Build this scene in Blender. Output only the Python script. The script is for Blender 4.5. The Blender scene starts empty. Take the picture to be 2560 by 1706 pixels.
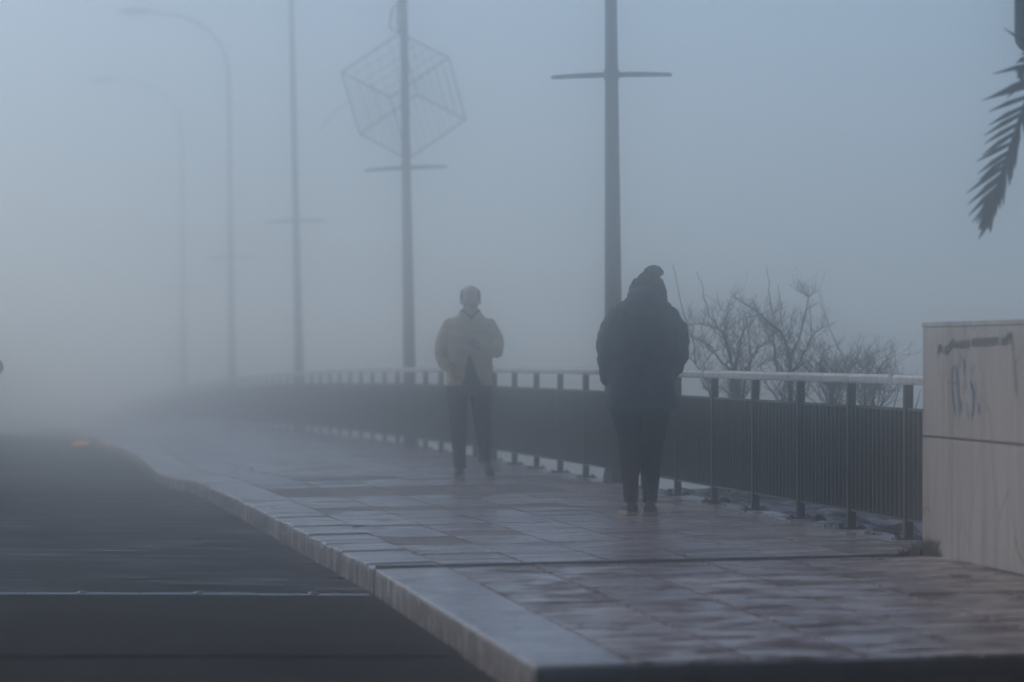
import bpy, bmesh, math, random
from mathutils import Vector, Matrix, Euler
PI = math.pi
R = math.radians
random.seed(7)
SC = bpy.context.scene
COL = SC.collection

# ---------------------------------------------------------------- settings
CAM_Z = 1.15
HAZE = 0.0320
F = 9600.0

# ---------------------------------------------------------------- helpers
class MB:
    def __init__(s):
        s.v = []; s.f = []; s.m = []
    def face(s, idx, mat=0):
        s.f.append(tuple(idx)); s.m.append(mat)
    def quad(s, a, b, c, d, mat=0):
        n = len(s.v); s.v += [tuple(a), tuple(b), tuple(c), tuple(d)]
        s.face((n, n+1, n+2, n+3), mat)
    def hexa(s, p, mat=0):
        """p: 4 bottom + 4 top points, counter-clockwise from above"""
        n = len(s.v); s.v += [tuple(q) for q in p]
        for q in ((3,2,1,0),(4,5,6,7),(0,1,5,4),(1,2,6,5),(2,3,7,6),(3,0,4,7)):
            s.face([n+i for i in q], mat)
    def box(s, c, d, rot=None, mat=0):
        x, y, z = d[0]/2, d[1]/2, d[2]/2
        pts = [Vector(q) for q in ((-x,-y,-z),(x,-y,-z),(x,y,-z),(-x,y,-z),(-x,-y,z),(x,-y,z),(x,y,z),(-x,y,z))]
        if rot is not None: pts = [rot @ q for q in pts]
        s.hexa([Vector(c)+q for q in pts], mat)
    def rings(s, rings, caps=True, mat=0, closed=True):
        n0 = len(s.v); k = len(rings[0])
        for r in rings: s.v += [tuple(p) for p in r]
        for i in range(len(rings)-1):
            for j in range(k if closed else k-1):
                a = n0+i*k+j; b = n0+i*k+(j+1) % k
                s.face((a, b, b+k, a+k), mat)
        if caps and closed:
            s.face([n0+j for j in range(k)][::-1], mat)
            s.face([n0+(len(rings)-1)*k+j for j in range(k)], mat)
    def tube(s, pts, rad, seg=10, mat=0, flat=None, dome=False):
        """tapered tube; flat=(sx,sy) scales the section"""
        pts = [Vector(p) for p in pts]
        if not isinstance(rad, (list, tuple)): rad = [rad]*len(pts)
        rad = list(rad)
        if dome:
            d0 = (pts[0]-pts[1]).normalized(); d1 = (pts[-1]-pts[-2]).normalized()
            pts = [pts[0]+d0*rad[0]*.8, pts[0]+d0*rad[0]*.5]+pts+[pts[-1]+d1*rad[-1]*.5, pts[-1]+d1*rad[-1]*.8]
            rad = [rad[0]*.35, rad[0]*.8]+rad+[rad[-1]*.8, rad[-1]*.35]
        rs = []; up = None
        for i, p in enumerate(pts):
            t = (pts[min(i+1, len(pts)-1)]-pts[max(i-1, 0)]).normalized()
            if up is None:
                up = Vector((0, -1, 0)) if abs(t.y) < .9 else Vector((0, 0, 1))
            u = (up - t*up.dot(t)).normalized(); w = t.cross(u); up = u
            fx, fy = flat if flat else (1, 1)
            rs.append([p+u*(rad[i]*fx*math.cos(2*PI*j/seg))+w*(rad[i]*fy*math.sin(2*PI*j/seg)) for j in range(seg)])
        s.rings(rs, mat=mat)
    def ell(s, c, r, rot=None, seg=16, nr=10, mat=0):
        c = Vector(c); rs = []
        for i in range(nr+1):
            a = -PI/2+PI*i/nr
            ca = max(math.cos(a), .02)
            ring = []
            for j in range(seg):
                b = 2*PI*j/seg
                q = Vector((r[0]*ca*math.cos(b), r[1]*ca*math.sin(b), r[2]*math.sin(a)))
                if rot is not None: q = rot @ q
                ring.append(c+q)
            rs.append(ring)
        s.rings(rs, mat=mat)
    def body(s, secs, seg=24, mat=0, p=2.3):
        """horizontal sections: (z, cx, cy, rx, ry)"""
        rs = []
        for z, cx, cy, rx, ry in secs:
            ring = []
            for j in range(seg):
                a = 2*PI*j/seg; c_, s_ = math.cos(a), math.sin(a)
                ring.append((cx+rx*math.copysign(abs(c_)**(2/p), c_), cy+ry*math.copysign(abs(s_)**(2/p), s_), z))
            rs.append(ring)
        s.rings(rs, mat=mat)
    def build(s, name, mats, parent=None, smooth=True, bevel=0, loc=None, auto=None):
        me = bpy.data.meshes.new(name); me.from_pydata(s.v, [], s.f)
        if not isinstance(mats, (list, tuple)): mats = [mats]
        for m in mats: me.materials.append(m)
        me.polygons.foreach_set('material_index', s.m)
        bm = bmesh.new(); bm.from_mesh(me)
        bmesh.ops.recalc_face_normals(bm, faces=bm.faces)
        bm.to_mesh(me); bm.free()
        me.polygons.foreach_set('use_smooth', [smooth]*len(me.polygons))
        o = bpy.data.objects.new(name, me); COL.objects.link(o)
        if parent: o.parent = parent
        if loc: o.location = loc
        if bevel:
            b = o.modifiers.new('bevel', 'BEVEL'); b.width = bevel; b.segments = 2; b.limit_method = 'ANGLE'
        return o

def tag(o, label=None, cat=None, group=None, kind=None):
    if label: o['label'] = label
    if cat: o['category'] = cat
    if group: o['group'] = group
    if kind: o['kind'] = kind
    return o
def empty(name, loc=(0,0,0), rz=0):
    o = bpy.data.objects.new(name, None); COL.objects.link(o)
    o.location = loc; o.rotation_euler = (0,0,rz); o.empty_display_size = .2
    return o
def remesh(o, vox, it=4, fac=.5, disp=0, dscale=.12):
    m = o.modifiers.new('remesh', 'REMESH'); m.mode = 'VOXEL'; m.voxel_size = vox; m.use_smooth_shade = True
    s = o.modifiers.new('smooth', 'SMOOTH'); s.factor = fac; s.iterations = it
    if disp:
        t = bpy.data.textures.new('folds', 'CLOUDS'); t.noise_scale = dscale; t.noise_depth = 2
        d = o.modifiers.new('folds', 'DISPLACE'); d.texture = t; d.strength = disp; d.mid_level = .5
        d.texture_coords = 'LOCAL'
    return o

# ---------------------------------------------------------------- materials
def mat(name, col, rough=.6, metal=0, spec=.5, var=0, vscale=8, bump=0, bscale=60, stretch=(1,1,1), col2=None, contrast=(.35,.65), rvar=0, emit=None, detail=6, bdist=.01):
    m = bpy.data.materials.new(name); m.use_nodes = True
    nt = m.node_tree; N = nt.nodes; L = nt.links
    b = N['Principled BSDF']
    b.inputs['Base Color'].default_value = (*col, 1); b.inputs['Roughness'].default_value = rough
    b.inputs['Metallic'].default_value = metal; b.inputs['Specular IOR Level'].default_value = spec
    if emit:
        b.inputs['Emission Color'].default_value = (*emit[0], 1); b.inputs['Emission Strength'].default_value = emit[1]
    tc = N.new('ShaderNodeTexCoord'); mp = N.new('ShaderNodeMapping'); L.new(tc.outputs['Object'], mp.inputs['Vector'])
    mp.inputs['Scale'].default_value = stretch
    if var or col2:
        n = N.new('ShaderNodeTexNoise'); n.inputs['Scale'].default_value = vscale; n.inputs['Detail'].default_value = detail
        n.inputs['Roughness'].default_value = .62
        L.new(mp.outputs[0], n.inputs['Vector'])
        r = N.new('ShaderNodeValToRGB'); L.new(n.outputs['Fac'], r.inputs[0])
        c2 = col2 if col2 else tuple(c*(1-var) for c in col)
        c1 = col if col2 else tuple(min(1, c*(1+var)) for c in col)
        r.color_ramp.elements[0].position = contrast[0]; r.color_ramp.elements[1].position = contrast[1]
        r.color_ramp.elements[0].color = (*c2, 1); r.color_ramp.elements[1].color = (*c1, 1)
        L.new(r.outputs[0], b.inputs['Base Color'])
        if rvar:
            q = N.new('ShaderNodeMapRange'); L.new(n.outputs['Fac'], q.inputs[0])
            q.inputs[1].default_value = contrast[0]; q.inputs[2].default_value = contrast[1]
            q.inputs[3].default_value = rough-rvar; q.inputs[4].default_value = rough+rvar
            L.new(q.outputs[0], b.inputs['Roughness'])
    if bump:
        n2 = N.new('ShaderNodeTexNoise'); n2.inputs['Scale'].default_value = bscale; n2.inputs['Detail'].default_value = 5
        L.new(mp.outputs[0], n2.inputs['Vector'])
        bp = N.new('ShaderNodeBump'); bp.inputs['Strength'].default_value = bump; bp.inputs['Distance'].default_value = bdist
        L.new(n2.outputs['Fac'], bp.inputs['Height']); L.new(bp.outputs[0], b.inputs['Normal'])
    return m

def wet_stone(name, base, dark, r_lo, r_hi, spec=.5, stain=(.07,.04,.028), stain_amt=.5, speck=True, bump=.35, dirt=(.50,.62), vr=(.38,.62), veinst=(2.2,26,10), grain=22):
    """paving stone: veins across the walk, wet film in patches, brown dirt"""
    m = bpy.data.materials.new(name); m.use_nodes = True
    nt = m.node_tree; N = nt.nodes; L = nt.links; b = N['Principled BSDF']
    b.inputs['Specular IOR Level'].default_value = spec
    tc = N.new('ShaderNodeTexCoord')
    rot = N.new('ShaderNodeMapping'); rot.inputs['Rotation'].default_value = (0, 0, -.14); L.new(tc.outputs['Object'], rot.inputs['Vector'])
    def noise(sc, st, det=5, rg=.6, off=(0,0,0)):
        mp = N.new('ShaderNodeMapping'); mp.inputs['Scale'].default_value = st; mp.inputs['Location'].default_value = off
        L.new(rot.outputs[0], mp.inputs['Vector'])
        n = N.new('ShaderNodeTexNoise'); n.inputs['Scale'].default_value = sc; n.inputs['Detail'].default_value = det; n.inputs['Roughness'].default_value = rg
        L.new(mp.outputs[0], n.inputs['Vector']); return n.outputs['Fac']
    def ramp(src, a, c, ca=(0,0,0), cb=(1,1,1)):
        r = N.new('ShaderNodeValToRGB'); r.color_ramp.elements[0].position = a; r.color_ramp.elements[1].position = c
        r.color_ramp.elements[0].color = (*ca, 1); r.color_ramp.elements[1].color = (*cb, 1); L.new(src, r.inputs[0]); return r.outputs[0]
    def mix(fac, a, c, mode='MIX'):
        x = N.new('ShaderNodeMix'); x.data_type = 'RGBA'; x.blend_type = mode
        if isinstance(fac, float): x.inputs[0].default_value = fac
        else: L.new(fac, x.inputs[0])
        for s_, v in ((6, a), (7, c)):
            if isinstance(v, tuple): x.inputs[s_].default_value = (*v, 1)
            else: L.new(v, x.inputs[s_])
        return x.outputs[2]
    at = N.new('ShaderNodeAttribute'); at.attribute_name = 'tint'
    vein = noise(1.0, veinst, 6, .65)
    c = mix(ramp(vein, *vr), dark, base)
    broad = noise(1.0, (.9, 1.6, 1), 4, .6, (3,1,0))
    hs = N.new('ShaderNodeHueSaturation'); L.new(c, hs.inputs['Color'])
    mr = N.new('ShaderNodeMapRange'); L.new(at.outputs['Fac'], mr.inputs[0]); mr.inputs[3].default_value = .62; mr.inputs[4].default_value = 1.3
    L.new(mr.outputs[0], hs.inputs['Value']); c = hs.outputs['Color']
    dirt_n = noise(1.0, (2.6, 5.5, 3), 7, .68, (7,2,0))
    dm = ramp(dirt_n, dirt[0], dirt[1], (0,0,0), (stain_amt,)*3)
    c = mix(dm, c, stain)
    if speck:
        vo = N.new('ShaderNodeTexVoronoi'); vo.inputs['Scale'].default_value = 9; L.new(rot.outputs[0], vo.inputs['Vector'])
        sp = ramp(vo.outputs['Distance'], .07, .12, (1,1,1), (0,0,0)); c = mix(sp, c, (.02,.017,.015))
    L.new(c, b.inputs['Base Color'])
    wet = noise(1.0, (1.3, 4.5, 2), 6, .62, (1,5,0))
    rr = N.new('ShaderNodeMapRange'); L.new(wet, rr.inputs[0]); rr.inputs[1].default_value = .36; rr.inputs[2].default_value = .64
    rr.inputs[3].default_value = r_lo; rr.inputs[4].default_value = r_hi
    ad = N.new('ShaderNodeMath'); ad.operation = 'MULTIPLY_ADD'; L.new(dm, ad.inputs[0]); ad.inputs[1].default_value = .55; L.new(rr.outputs[0], ad.inputs[2])
    L.new(ad.outputs[0], b.inputs['Roughness'])
    h = N.new('ShaderNodeMath'); h.operation = 'ADD'; L.new(vein, h.inputs[0]); L.new(noise(grain, (1, 2.2, 1) if grain < 50 else (1, 1, 1), 4), h.inputs[1])
    bp = N.new('ShaderNodeBump'); bp.inputs['Strength'].default_value = bump; bp.inputs['Distance'].default_value = .006
    L.new(h.outputs[0], bp.inputs['Height']); L.new(bp.outputs[0], b.inputs['Normal'])
    return m

M = {}
M['stone'] = wet_stone('wet_paving_stone', (.60,.50,.45), (.20,.135,.115), .09, .34, spec=.55, stain=(.07,.03,.018), stain_amt=.85, bump=.22, vr=(.40,.50))
M['stone_near'] = wet_stone('stained_paving_stone', (.66,.55,.49), (.26,.18,.15), .10, .36, spec=.5, stain=(.075,.028,.014), stain_amt=.95, bump=.25, dirt=(.47,.55), vr=(.38,.5))
M['tan'] = wet_stone('tan_mortar', (.30,.24,.19), (.24,.19,.15), .6, .8, spec=.3, stain_amt=.15, bump=.2)
M['kerb'] = wet_stone('pale_kerb_stone', (.46,.39,.35), (.19,.145,.125), .10, .26, spec=.75, stain_amt=.35, bump=.22, vr=(.40,.52))
M['groove'] = mat('dark_joint', (.02,.017,.015), .9)
M['asphalt'] = wet_stone('wet_asphalt', (.056,.054,.055), (.026,.025,.026), .3, .95, spec=.16, stain=(.014,.011,.01), stain_amt=.3, speck=False, bump=1.6, veinst=(5,9,5), grain=110)
M['asphalt2'] = wet_stone('dry_asphalt', (.065,.054,.048), (.03,.025,.023), .7, .95, spec=.1, stain=(.03,.018,.012), stain_amt=.7, speck=False, bump=1.6, veinst=(4,6,4), grain=110)
M['cobble'] = mat('dark_cobble', (.014,.011,.010), .9, spec=.1, var=.5, vscale=14, bump=.8, bscale=30)
M['steel'] = mat('worn_steel', (.4,.42,.43), .4, metal=.7, var=.25, vscale=10, bump=.2, bscale=30)
M['rubber'] = mat('black_rubber', (.015,.015,.016), .8)
M['galv'] = mat('galvanised_steel', (.40,.43,.44), .5, metal=.35, var=.3, vscale=14, bump=.15, bscale=40, detail=8)
M['green'] = mat('dark_green_paint', (.012,.024,.022), .5, spec=.35, var=.3, vscale=20, bump=.1, bscale=90)
M['polepaint'] = mat('grey_green_pole_paint', (.022,.029,.031), .55, spec=.35, var=.25, vscale=5, stretch=(1,1,.25), bump=.1, bscale=60)
M['concrete'] = mat('concrete', (.25,.24,.23), .85, var=.3, vscale=4, bump=.5, bscale=30)
M['darkstone'] = mat('dark_wet_stone', (.022,.018,.016), .8, spec=.15, var=.4, vscale=5, bump=.6, bscale=30)
M['deck'] = mat('deck_concrete', (.2,.2,.19), .85, var=.3, vscale=2, bump=.4, bscale=20)
M['bank'] = mat('rubble_bank', (.55,.55,.54), .8, col2=(.03,.028,.025), vscale=7, contrast=(.44,.58), bump=1, bscale=26, spec=.3, detail=9)
M['water'] = mat('river_water', (.03,.04,.045), .15, bump=.3, bscale=2)
M['bark'] = mat('bare_bark', (.07,.058,.05), .85, var=.4, vscale=20)
M['palm'] = mat('palm_leaf', (.010,.014,.009), .6, var=.4, vscale=6)
M['trunk'] = mat('palm_trunk', (.08,.065,.05), .9, var=.4, vscale=10, bump=1, bscale=14, stretch=(1,1,4))
M['grass'] = mat('grass_blade', (.05,.065,.025), .7, var=.4, vscale=9)
M['leaf'] = mat('dead_leaf', (.06,.035,.02), .8, var=.5, vscale=9)
M['signback'] = mat('sign_metal', (.06,.075,.08), .45, metal=.3, var=.15, vscale=4)
M['black'] = mat('black_spray_paint', (.02,.016,.02), .7, var=.4, vscale=30)
M['blue'] = mat('faded_blue_paint', (.11,.19,.29), .8, var=.3, vscale=25)
M['coat'] = mat('navy_teal_coat', (.012,.052,.072), .7, spec=.3, var=.35, vscale=9, bump=.8, bscale=11, bdist=.03, stretch=(1,1,1.6))
M['trousers'] = mat('black_trousers', (.008,.008,.010), .85, spec=.2, var=.3, vscale=12, bump=.4, bscale=30)
M['hat'] = mat('dark_knit', (.010,.010,.013), .95, spec=.15, var=.3, vscale=30, bump=1, bscale=120)
M['shoe'] = mat('dark_shoe', (.012,.013,.016), .6, bump=.2, bscale=60)
M['sole'] = mat('tan_sole', (.55,.36,.22), .7)
M['jacket'] = mat('beige_jacket', (.76,.57,.35), .8, spec=.25, var=.2, vscale=10, bump=.8, bscale=12, bdist=.03, stretch=(1,1,1.5))
M['shirt'] = mat('black_shirt', (.012,.012,.016), .85)
M['skin'] = mat('skin', (.62,.35,.28), .55, var=.12, vscale=18)
M['hair'] = mat('dark_hair', (.02,.016,.014), .7, bump=.8, bscale=90)
M['glass_frame'] = mat('spectacle_frame', (.015,.015,.015), .4)
M['watch'] = mat('pale_watch', (.6,.6,.58), .3)
M['paper'] = mat('white_paper', (.85,.85,.83), .8)
def translucent(m, col):
    nt = m.node_tree; N = nt.nodes; L = nt.links
    t = N.new('ShaderNodeBsdfTranslucent'); t.inputs['Color'].default_value = (*col, 1)
    x = N.new('ShaderNodeMixShader'); x.inputs[0].default_value = .85
    L.new(N['Principled BSDF'].outputs[0], x.inputs[1]); L.new(t.outputs[0], x.inputs[2]); L.new(x.outputs[0], N['Material Output'].inputs['Surface'])
translucent(M['paper'], (.9,.9,.88))
M['wire'] = mat('grey_wire', (.3,.31,.32), .6, metal=.2)
M['carpaint'] = mat('dark_car_paint', (.03,.033,.04), .3, spec=.6)
M['carglass'] = mat('tinted_glass', (.01,.012,.014), .08, spec=.8)
M['tyre'] = mat('tyre_rubber', (.015,.015,.015), .85)
M['rim'] = mat('alloy_rim', (.4,.4,.42), .35, metal=.7)
M['taillight'] = mat('red_lens', (.18,.01,.01), .25)
M['amber'] = mat('amber_glow', (.8,.3,.06), .4, emit=((1,.36,.12), 1.1))  # emission imitates an orange reflection on the wet road, no lamp

# wall stone: vertical hairline cracks and stain runs
def wall_mat():
    m = mat('limestone_wall', (.58,.515,.465), .85, col2=(.36,.315,.275), vscale=3, contrast=(.3,.7), bump=.35, bscale=60, stretch=(3,3,.35), detail=8)
    nt = m.node_tree; N = nt.nodes; L = nt.links; b = N['Principled BSDF']
    prev = b.inputs['Base Color'].links[0].from_socket
    tc = N['Texture Coordinate']
    nz = N.new('ShaderNodeTexNoise'); nz.inputs['Scale'].default_value = 3; L.new(tc.outputs['Object'], nz.inputs['Vector'])
    va = N.new('ShaderNodeVectorMath'); va.operation = 'MULTIPLY_ADD'; va.inputs[1].default_value = (.25,.25,.25)
    L.new(nz.outputs['Color'], va.inputs[0]); L.new(tc.outputs['Object'], va.inputs[2])
    mp = N.new('ShaderNodeMapping'); mp.inputs['Scale'].default_value = (.2, 2.1, .75); L.new(va.outputs[0], mp.inputs['Vector'])
    vo = N.new('ShaderNodeTexVoronoi'); vo.feature = 'DISTANCE_TO_EDGE'; vo.inputs['Scale'].default_value = 1.3; L.new(mp.outputs[0], vo.inputs['Vector'])
    r = N.new('ShaderNodeValToRGB'); r.color_ramp.elements[0].position = .002; r.color_ramp.elements[1].position = .012
    r.color_ramp.elements[0].color = (.75,.75,.75,1); r.color_ramp.elements[1].color = (0,0,0,1)
    L.new(vo.outputs['Distance'], r.inputs[0])
    x = N.new('ShaderNodeMix'); x.data_type = 'RGBA'; L.new(r.outputs[0], x.inputs[0]); L.new(prev, x.inputs[6]); x.inputs[7].default_value = (.10,.085,.07,1)
    # greenish stain runs
    n2 = N.new('ShaderNodeTexNoise'); n2.inputs['Scale'].default_value = 1; n2.inputs['Detail'].default_value = 4
    m2 = N.new('ShaderNodeMapping'); m2.inputs['Scale'].default_value = (1, 5, .5); L.new(tc.outputs['Object'], m2.inputs['Vector']); L.new(m2.outputs[0], n2.inputs['Vector'])
    r2 = N.new('ShaderNodeValToRGB'); r2.color_ramp.elements[0].position = .5; r2.color_ramp.elements[1].position = .75
    r2.color_ramp.elements[1].color = (.55,.55,.55,1); L.new(n2.outputs['Fac'], r2.inputs[0])
    y = N.new('ShaderNodeMix'); y.data_type = 'RGBA'; L.new(r2.outputs[0], y.inputs[0]); L.new(x.outputs[2], y.inputs[6]); y.inputs[7].default_value = (.17,.16,.11,1)
    L.new(y.outputs[2], b.inputs['Base Color'])
    return m
M['wall'] = wall_mat()

# ---------------------------------------------------------------- plan of the bridge
SL = .1466
JS = .128
def base_z(y):
    if y < 20.6: return -.063*(20.6-y)/5.6
    if y < 30: return 0.0
    return -.00017*(y-30)**2
T_F = 3.377
def dip(y, t):
    return -.115*math.exp(-((y-41.2)/4.2)**2)*max(0, 1-max(t, 0)/2.2)
def P(y0, t, dz=0):
    """a point of the walk: y0 along the bridge at the kerb, t metres in from the kerb edge"""
    y = y0+JS*t
    x = 2.277-SL*y+t
    return Vector((x, y, base_z(y)+.05*max(t, 0)/3.4+dip(y, t)+dz))
def road(y0, t, dz=0):
    y = y0+JS*t
    return Vector((2.277-SL*y+t, y, base_z(y)+dip(y, 0)*.8-.145+.012*min(-t, 3.5)+dz))
ANG = math.atan(SL)      # bridge heading, to the left of +Y

def ylist(a, b):
    out = [a]; y = a
    while y < b-1e-6:
        y = min(b, y+(.5 if y < 60 else 2)); out.append(y)
    return out

# ---- road
def sheet(mb, ys, ts, fn):
    n = len(mb.v)
    for y in ys:
        for t in ts: mb.v.append(tuple(fn(y, t)))
    k = len(ts)
    for i in range(len(ys)-1):
        for j in range(k-1):
            a = n+i*k+j; mb.face((a, a+1, a+1+k, a+k))
TS = [-16,-9,-6,-4.5,-3.5,-2.5,-1.5,-.8,-.3,.004]
a = MB(); sheet(a, ylist(20.63, 162), TS, lambda y, t: road(y, t)); tag(a.build('road', M['asphalt'], smooth=True), kind='structure')
a = MB(); sheet(a, ylist(16.98, 20.54), TS, lambda y, t: road(y, t))
tag(a.build('road_approach', M['asphalt2']), kind='structure')
a = MB(); sheet(a, ylist(2, 17.05), [-16,-9,-4,-2,-1,-.4,.004,.5], lambda y, t: road(y, t, -.012))
tag(a.build('side_road', M['asphalt2']), kind='structure')

# ---- pavement slabs
def paving(name, y_a, y_b, t_b, rows, tan, near=False):
    g = MB(); rnd = random.Random(5 if near else 3); tint = []
    ts = [.385]; t = .385
    while t < t_b-.2: t = min(t_b, t+.47); ts.append(t)
    gap = .011
    # bed below the joints
    for i in range(len(rows)-1):
        g.quad(P(rows[i], .3, -.018), P(rows[i], t_b, -.018), P(rows[i+1], t_b, -.018), P(rows[i+1], .3, -.018), 2); tint.append(.5)
    for i in range(len(rows)-1):
        for j in range(len(ts)-1):
            ya, yb = rows[i]+gap, rows[i+1]-gap
            t0, t1 = ts[j]+gap, ts[j+1]-gap
            is_tan = any(p[0] <= (ya+yb)/2 <= p[1] and p[2] <= (t0+t1)/2 <= p[3] for p in tan)
            spl = [0, 1]
            r_ = rnd.random()
            if not is_tan and r_ < .28 and yb-ya > .7: spl = [0, rnd.uniform(.35, .65), 1]
            for q in range(len(spl)-1):
                y0 = ya+(yb-ya)*spl[q]+(gap if q else 0); y1 = ya+(yb-ya)*spl[q+1]-(gap if q < len(spl)-2 else 0)
                hb = rnd.uniform(-.0035, .0035); h = [hb+rnd.uniform(-.002, .002) for _ in range(4)]
                tp = [P(y0, t0, h[0]), P(y0, t1, h[1]), P(y1, t1, h[2]), P(y1, t0, h[3])]
                bt = [p+Vector((0, 0, -.026)) for p in tp]
                n0 = len(g.f); g.hexa(bt+tp, 1 if is_tan else 0)
                v = rnd.gauss(.5, .2); tint += [v]*(len(g.f)-n0)
    o = g.build(name, [M['stone_near' if near else 'stone'], M['tan'], M['groove']], smooth=False)
    # build() may not reorder faces, so the per-face tint lines up
    at = o.data.attributes.new('tint', 'FLOAT', 'FACE'); at.data.foreach_set('value', tint)
    return tag(o, kind='structure')
rows = [20.66, 21.75, 22.75, 23.75, 24.35, 25.35, 26.4, 27.6, 28.3, 29.4, 30.3, 32.3, 33.3]
while rows[-1] < 156: rows.append(rows[-1]+(1.0 if rows[-1] < 60 else 2.0))
tan = [(22.75,23.75,.3,.86),(23.75,24.35,.86,1.33),(27.6,28.3,.3,1.8),(27.6,28.0,1.8,2.2),(26.4,27.6,2.3,2.8),(30.3,32.3,.3,2.8),(34.3,35.3,.8,2.0)]
paving('pavement', 20.66, 156, T_F+.09, rows, tan)
nr = [14.9, 16.4, 17.9, 19.3, 20.52]
paving('pavement_approach', 14.9, 20.52, 3.6, nr, [], near=True)

# ---- kerb stones
def kerb(name, joints, seed):
    g = MB(); rnd = random.Random(seed); tint = []
    for i in range(len(joints)-1):
        ya, yb = joints[i]+.009, joints[i+1]-.009
        n = max(1, int((yb-ya)/1.0)); off = rnd.uniform(-.005, .005); v = rnd.gauss(.5, .17); hz_ = rnd.uniform(-.0055, .0045)*(len(joints) > 3)
        rs = []
        for q in range(n+1):
            y = ya+(yb-ya)*q/n; d = .012 if q in (0, n) else 0
            c = []
            for t, z in ((.38,-.2),(0.0,-.2),(0.0,-.024-d*.3),(.003,-.009),(.011,-.002),(.03,.0),(.378,.002)):
                p = P(y, t+off*(t < .3)); p.z += z-d*.12+(hz_ if z > -.1 else 0); c.append(p)
            rs.append(c)
        n0 = len(g.f); g.rings(rs, caps=True); tint += [v]*(len(g.f)-n0)
    o = g.build(name, M['kerb'], smooth=False)
    at = o.data.attributes.new('tint', 'FLOAT', 'FACE'); at.data.foreach_set('value', tint)
    return tag(o, kind='structure')
kj = [20.66, 21.0, 21.45, 21.75, 22.3, 22.55, 22.9, 23.25, 23.6, 24.0, 24.35, 24.9, 25.5, 26.1, 26.5, 26.9, 27.5, 28.3, 29.2, 29.8, 30.7, 31.7, 33.0]
while kj[-1] < 156: kj.append(kj[-1]+1.3)
kerb('kerb', kj, 2)
kerb('kerb_approach', [14.9, 20.52], 4)

# ---- step and dark cobbles in front
g = MB()
rnd = random.Random(9)
yy = 14.86
row = 0
while yy > 9.6:
    t = .12+(row % 2)*.06
    while t < 5.6:
        w = rnd.uniform(.105, .13); z = -.115+rnd.uniform(-.007, .007)+.006*row*0
        p = [P(14.9, t, 0), P(14.9, t+w-.012, 0)]
        dy = 14.9-yy
        q = []
        for yo in (dy+.105, dy):
            for tt in (t, t+w-.012):
                b_ = P(14.9, tt); q.append(Vector((b_.x+SL*yo*1.0, b_.y-yo, -.063+z)))
        bot = [q[0], q[1], q[3], q[2]]
        top = [v+Vector((0, 0, .06)) for v in bot]
        cx = sum(top, Vector())/4; top = [cx+(v-cx)*.86 for v in top]
        g.hexa(bot+top); t += w
    yy -= .118; row += 1
c0 = MB(); sheet(c0, ylist(3, 14.88), [0.12, 1, 3, 5.6], lambda y, t: P(14.9, t)*0+Vector((P(14.9, t).x+SL*(14.9-y), P(14.9, t).y-(14.9-y), -.063-.085)))
for f_, in zip(c0.f): pass
n0 = len(g.v); g.v += c0.v
for f_ in c0.f: g.face([i+n0 for i in f_])
tag(g.build('cobbled_crossing', M['cobble'], smooth=False), kind='structure')
# front face of the walk
g = MB()
for i in range(12):
    t0, t1 = i*.3, (i+1)*.3
    g.hexa([P(14.86, t0, -.3), P(14.86, t1-.004, -.3), P(14.897, t1-.004, -.3), P(14.897, t0, -.3),
            P(14.86, t0, -.012), P(14.86, t1-.004, -.012), P(14.897, t1-.004, -.012), P(14.897, t0, -.012)])
tag(g.build('step_edge', M['darkstone'], smooth=False), kind='structure')

# ---- expansion joints
j = empty('expansion_joint', P(20.58, 0))
tag(j, 'steel expansion joint across the road and dark gap across the pavement', 'expansion joint')
def rel(v): return Vector(v)-Vector(P(20.58, 0))
g = MB()
for i in range(11):
    t0, t1 = .0+i*.34, .0+(i+1)*.34
    g.quad(rel(P(20.52, t0, -.035)), rel(P(20.52, t1, -.035)), rel(P(20.66, t1, -.035)), rel(P(20.66, t0, -.035)))
g.build('rubber_seal', M['rubber'], j)
g = MB()
for ya, yb in ((20.51, 20.522), (20.655, 20.67)):
    for i in range(11):
        t0, t1 = .02+i*.3, .02+(i+1)*.3
        p = [P(ya, t0, .0), P(ya, t1, .0), P(yb, t1, .0), P(yb, t0, .0)]
        g.hexa([rel(v)+Vector((0,0,-.04)) for v in p]+[rel(v)+Vector((0,0,.006)) for v in p])
g.build('edge_angle', M['groove'], j)
g = MB()
for i in range(26):
    t1 = -.02-i*.62; t0 = t1-.61
    p = [road(20.53, t0), road(20.53, t1), road(20.64, t1), road(20.64, t0)]
    up = .004 if i > 0 else .001
    g.hexa([rel(v)+Vector((0,0,-.05)) for v in p]+[rel(v)+Vector((0,0,up)) for v in p])
g.build('steel_plate', M['steel'], j, smooth=False, bevel=.004)
for i in range(14):
    g = MB(); c = rel(road(20.585, -.33-.62*i)); g.tube([c+Vector((0,0,.0)), c+Vector((0,0,.014))], [.03,.022], 10)
    g.build('bolt', M['steel'], j)

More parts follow.
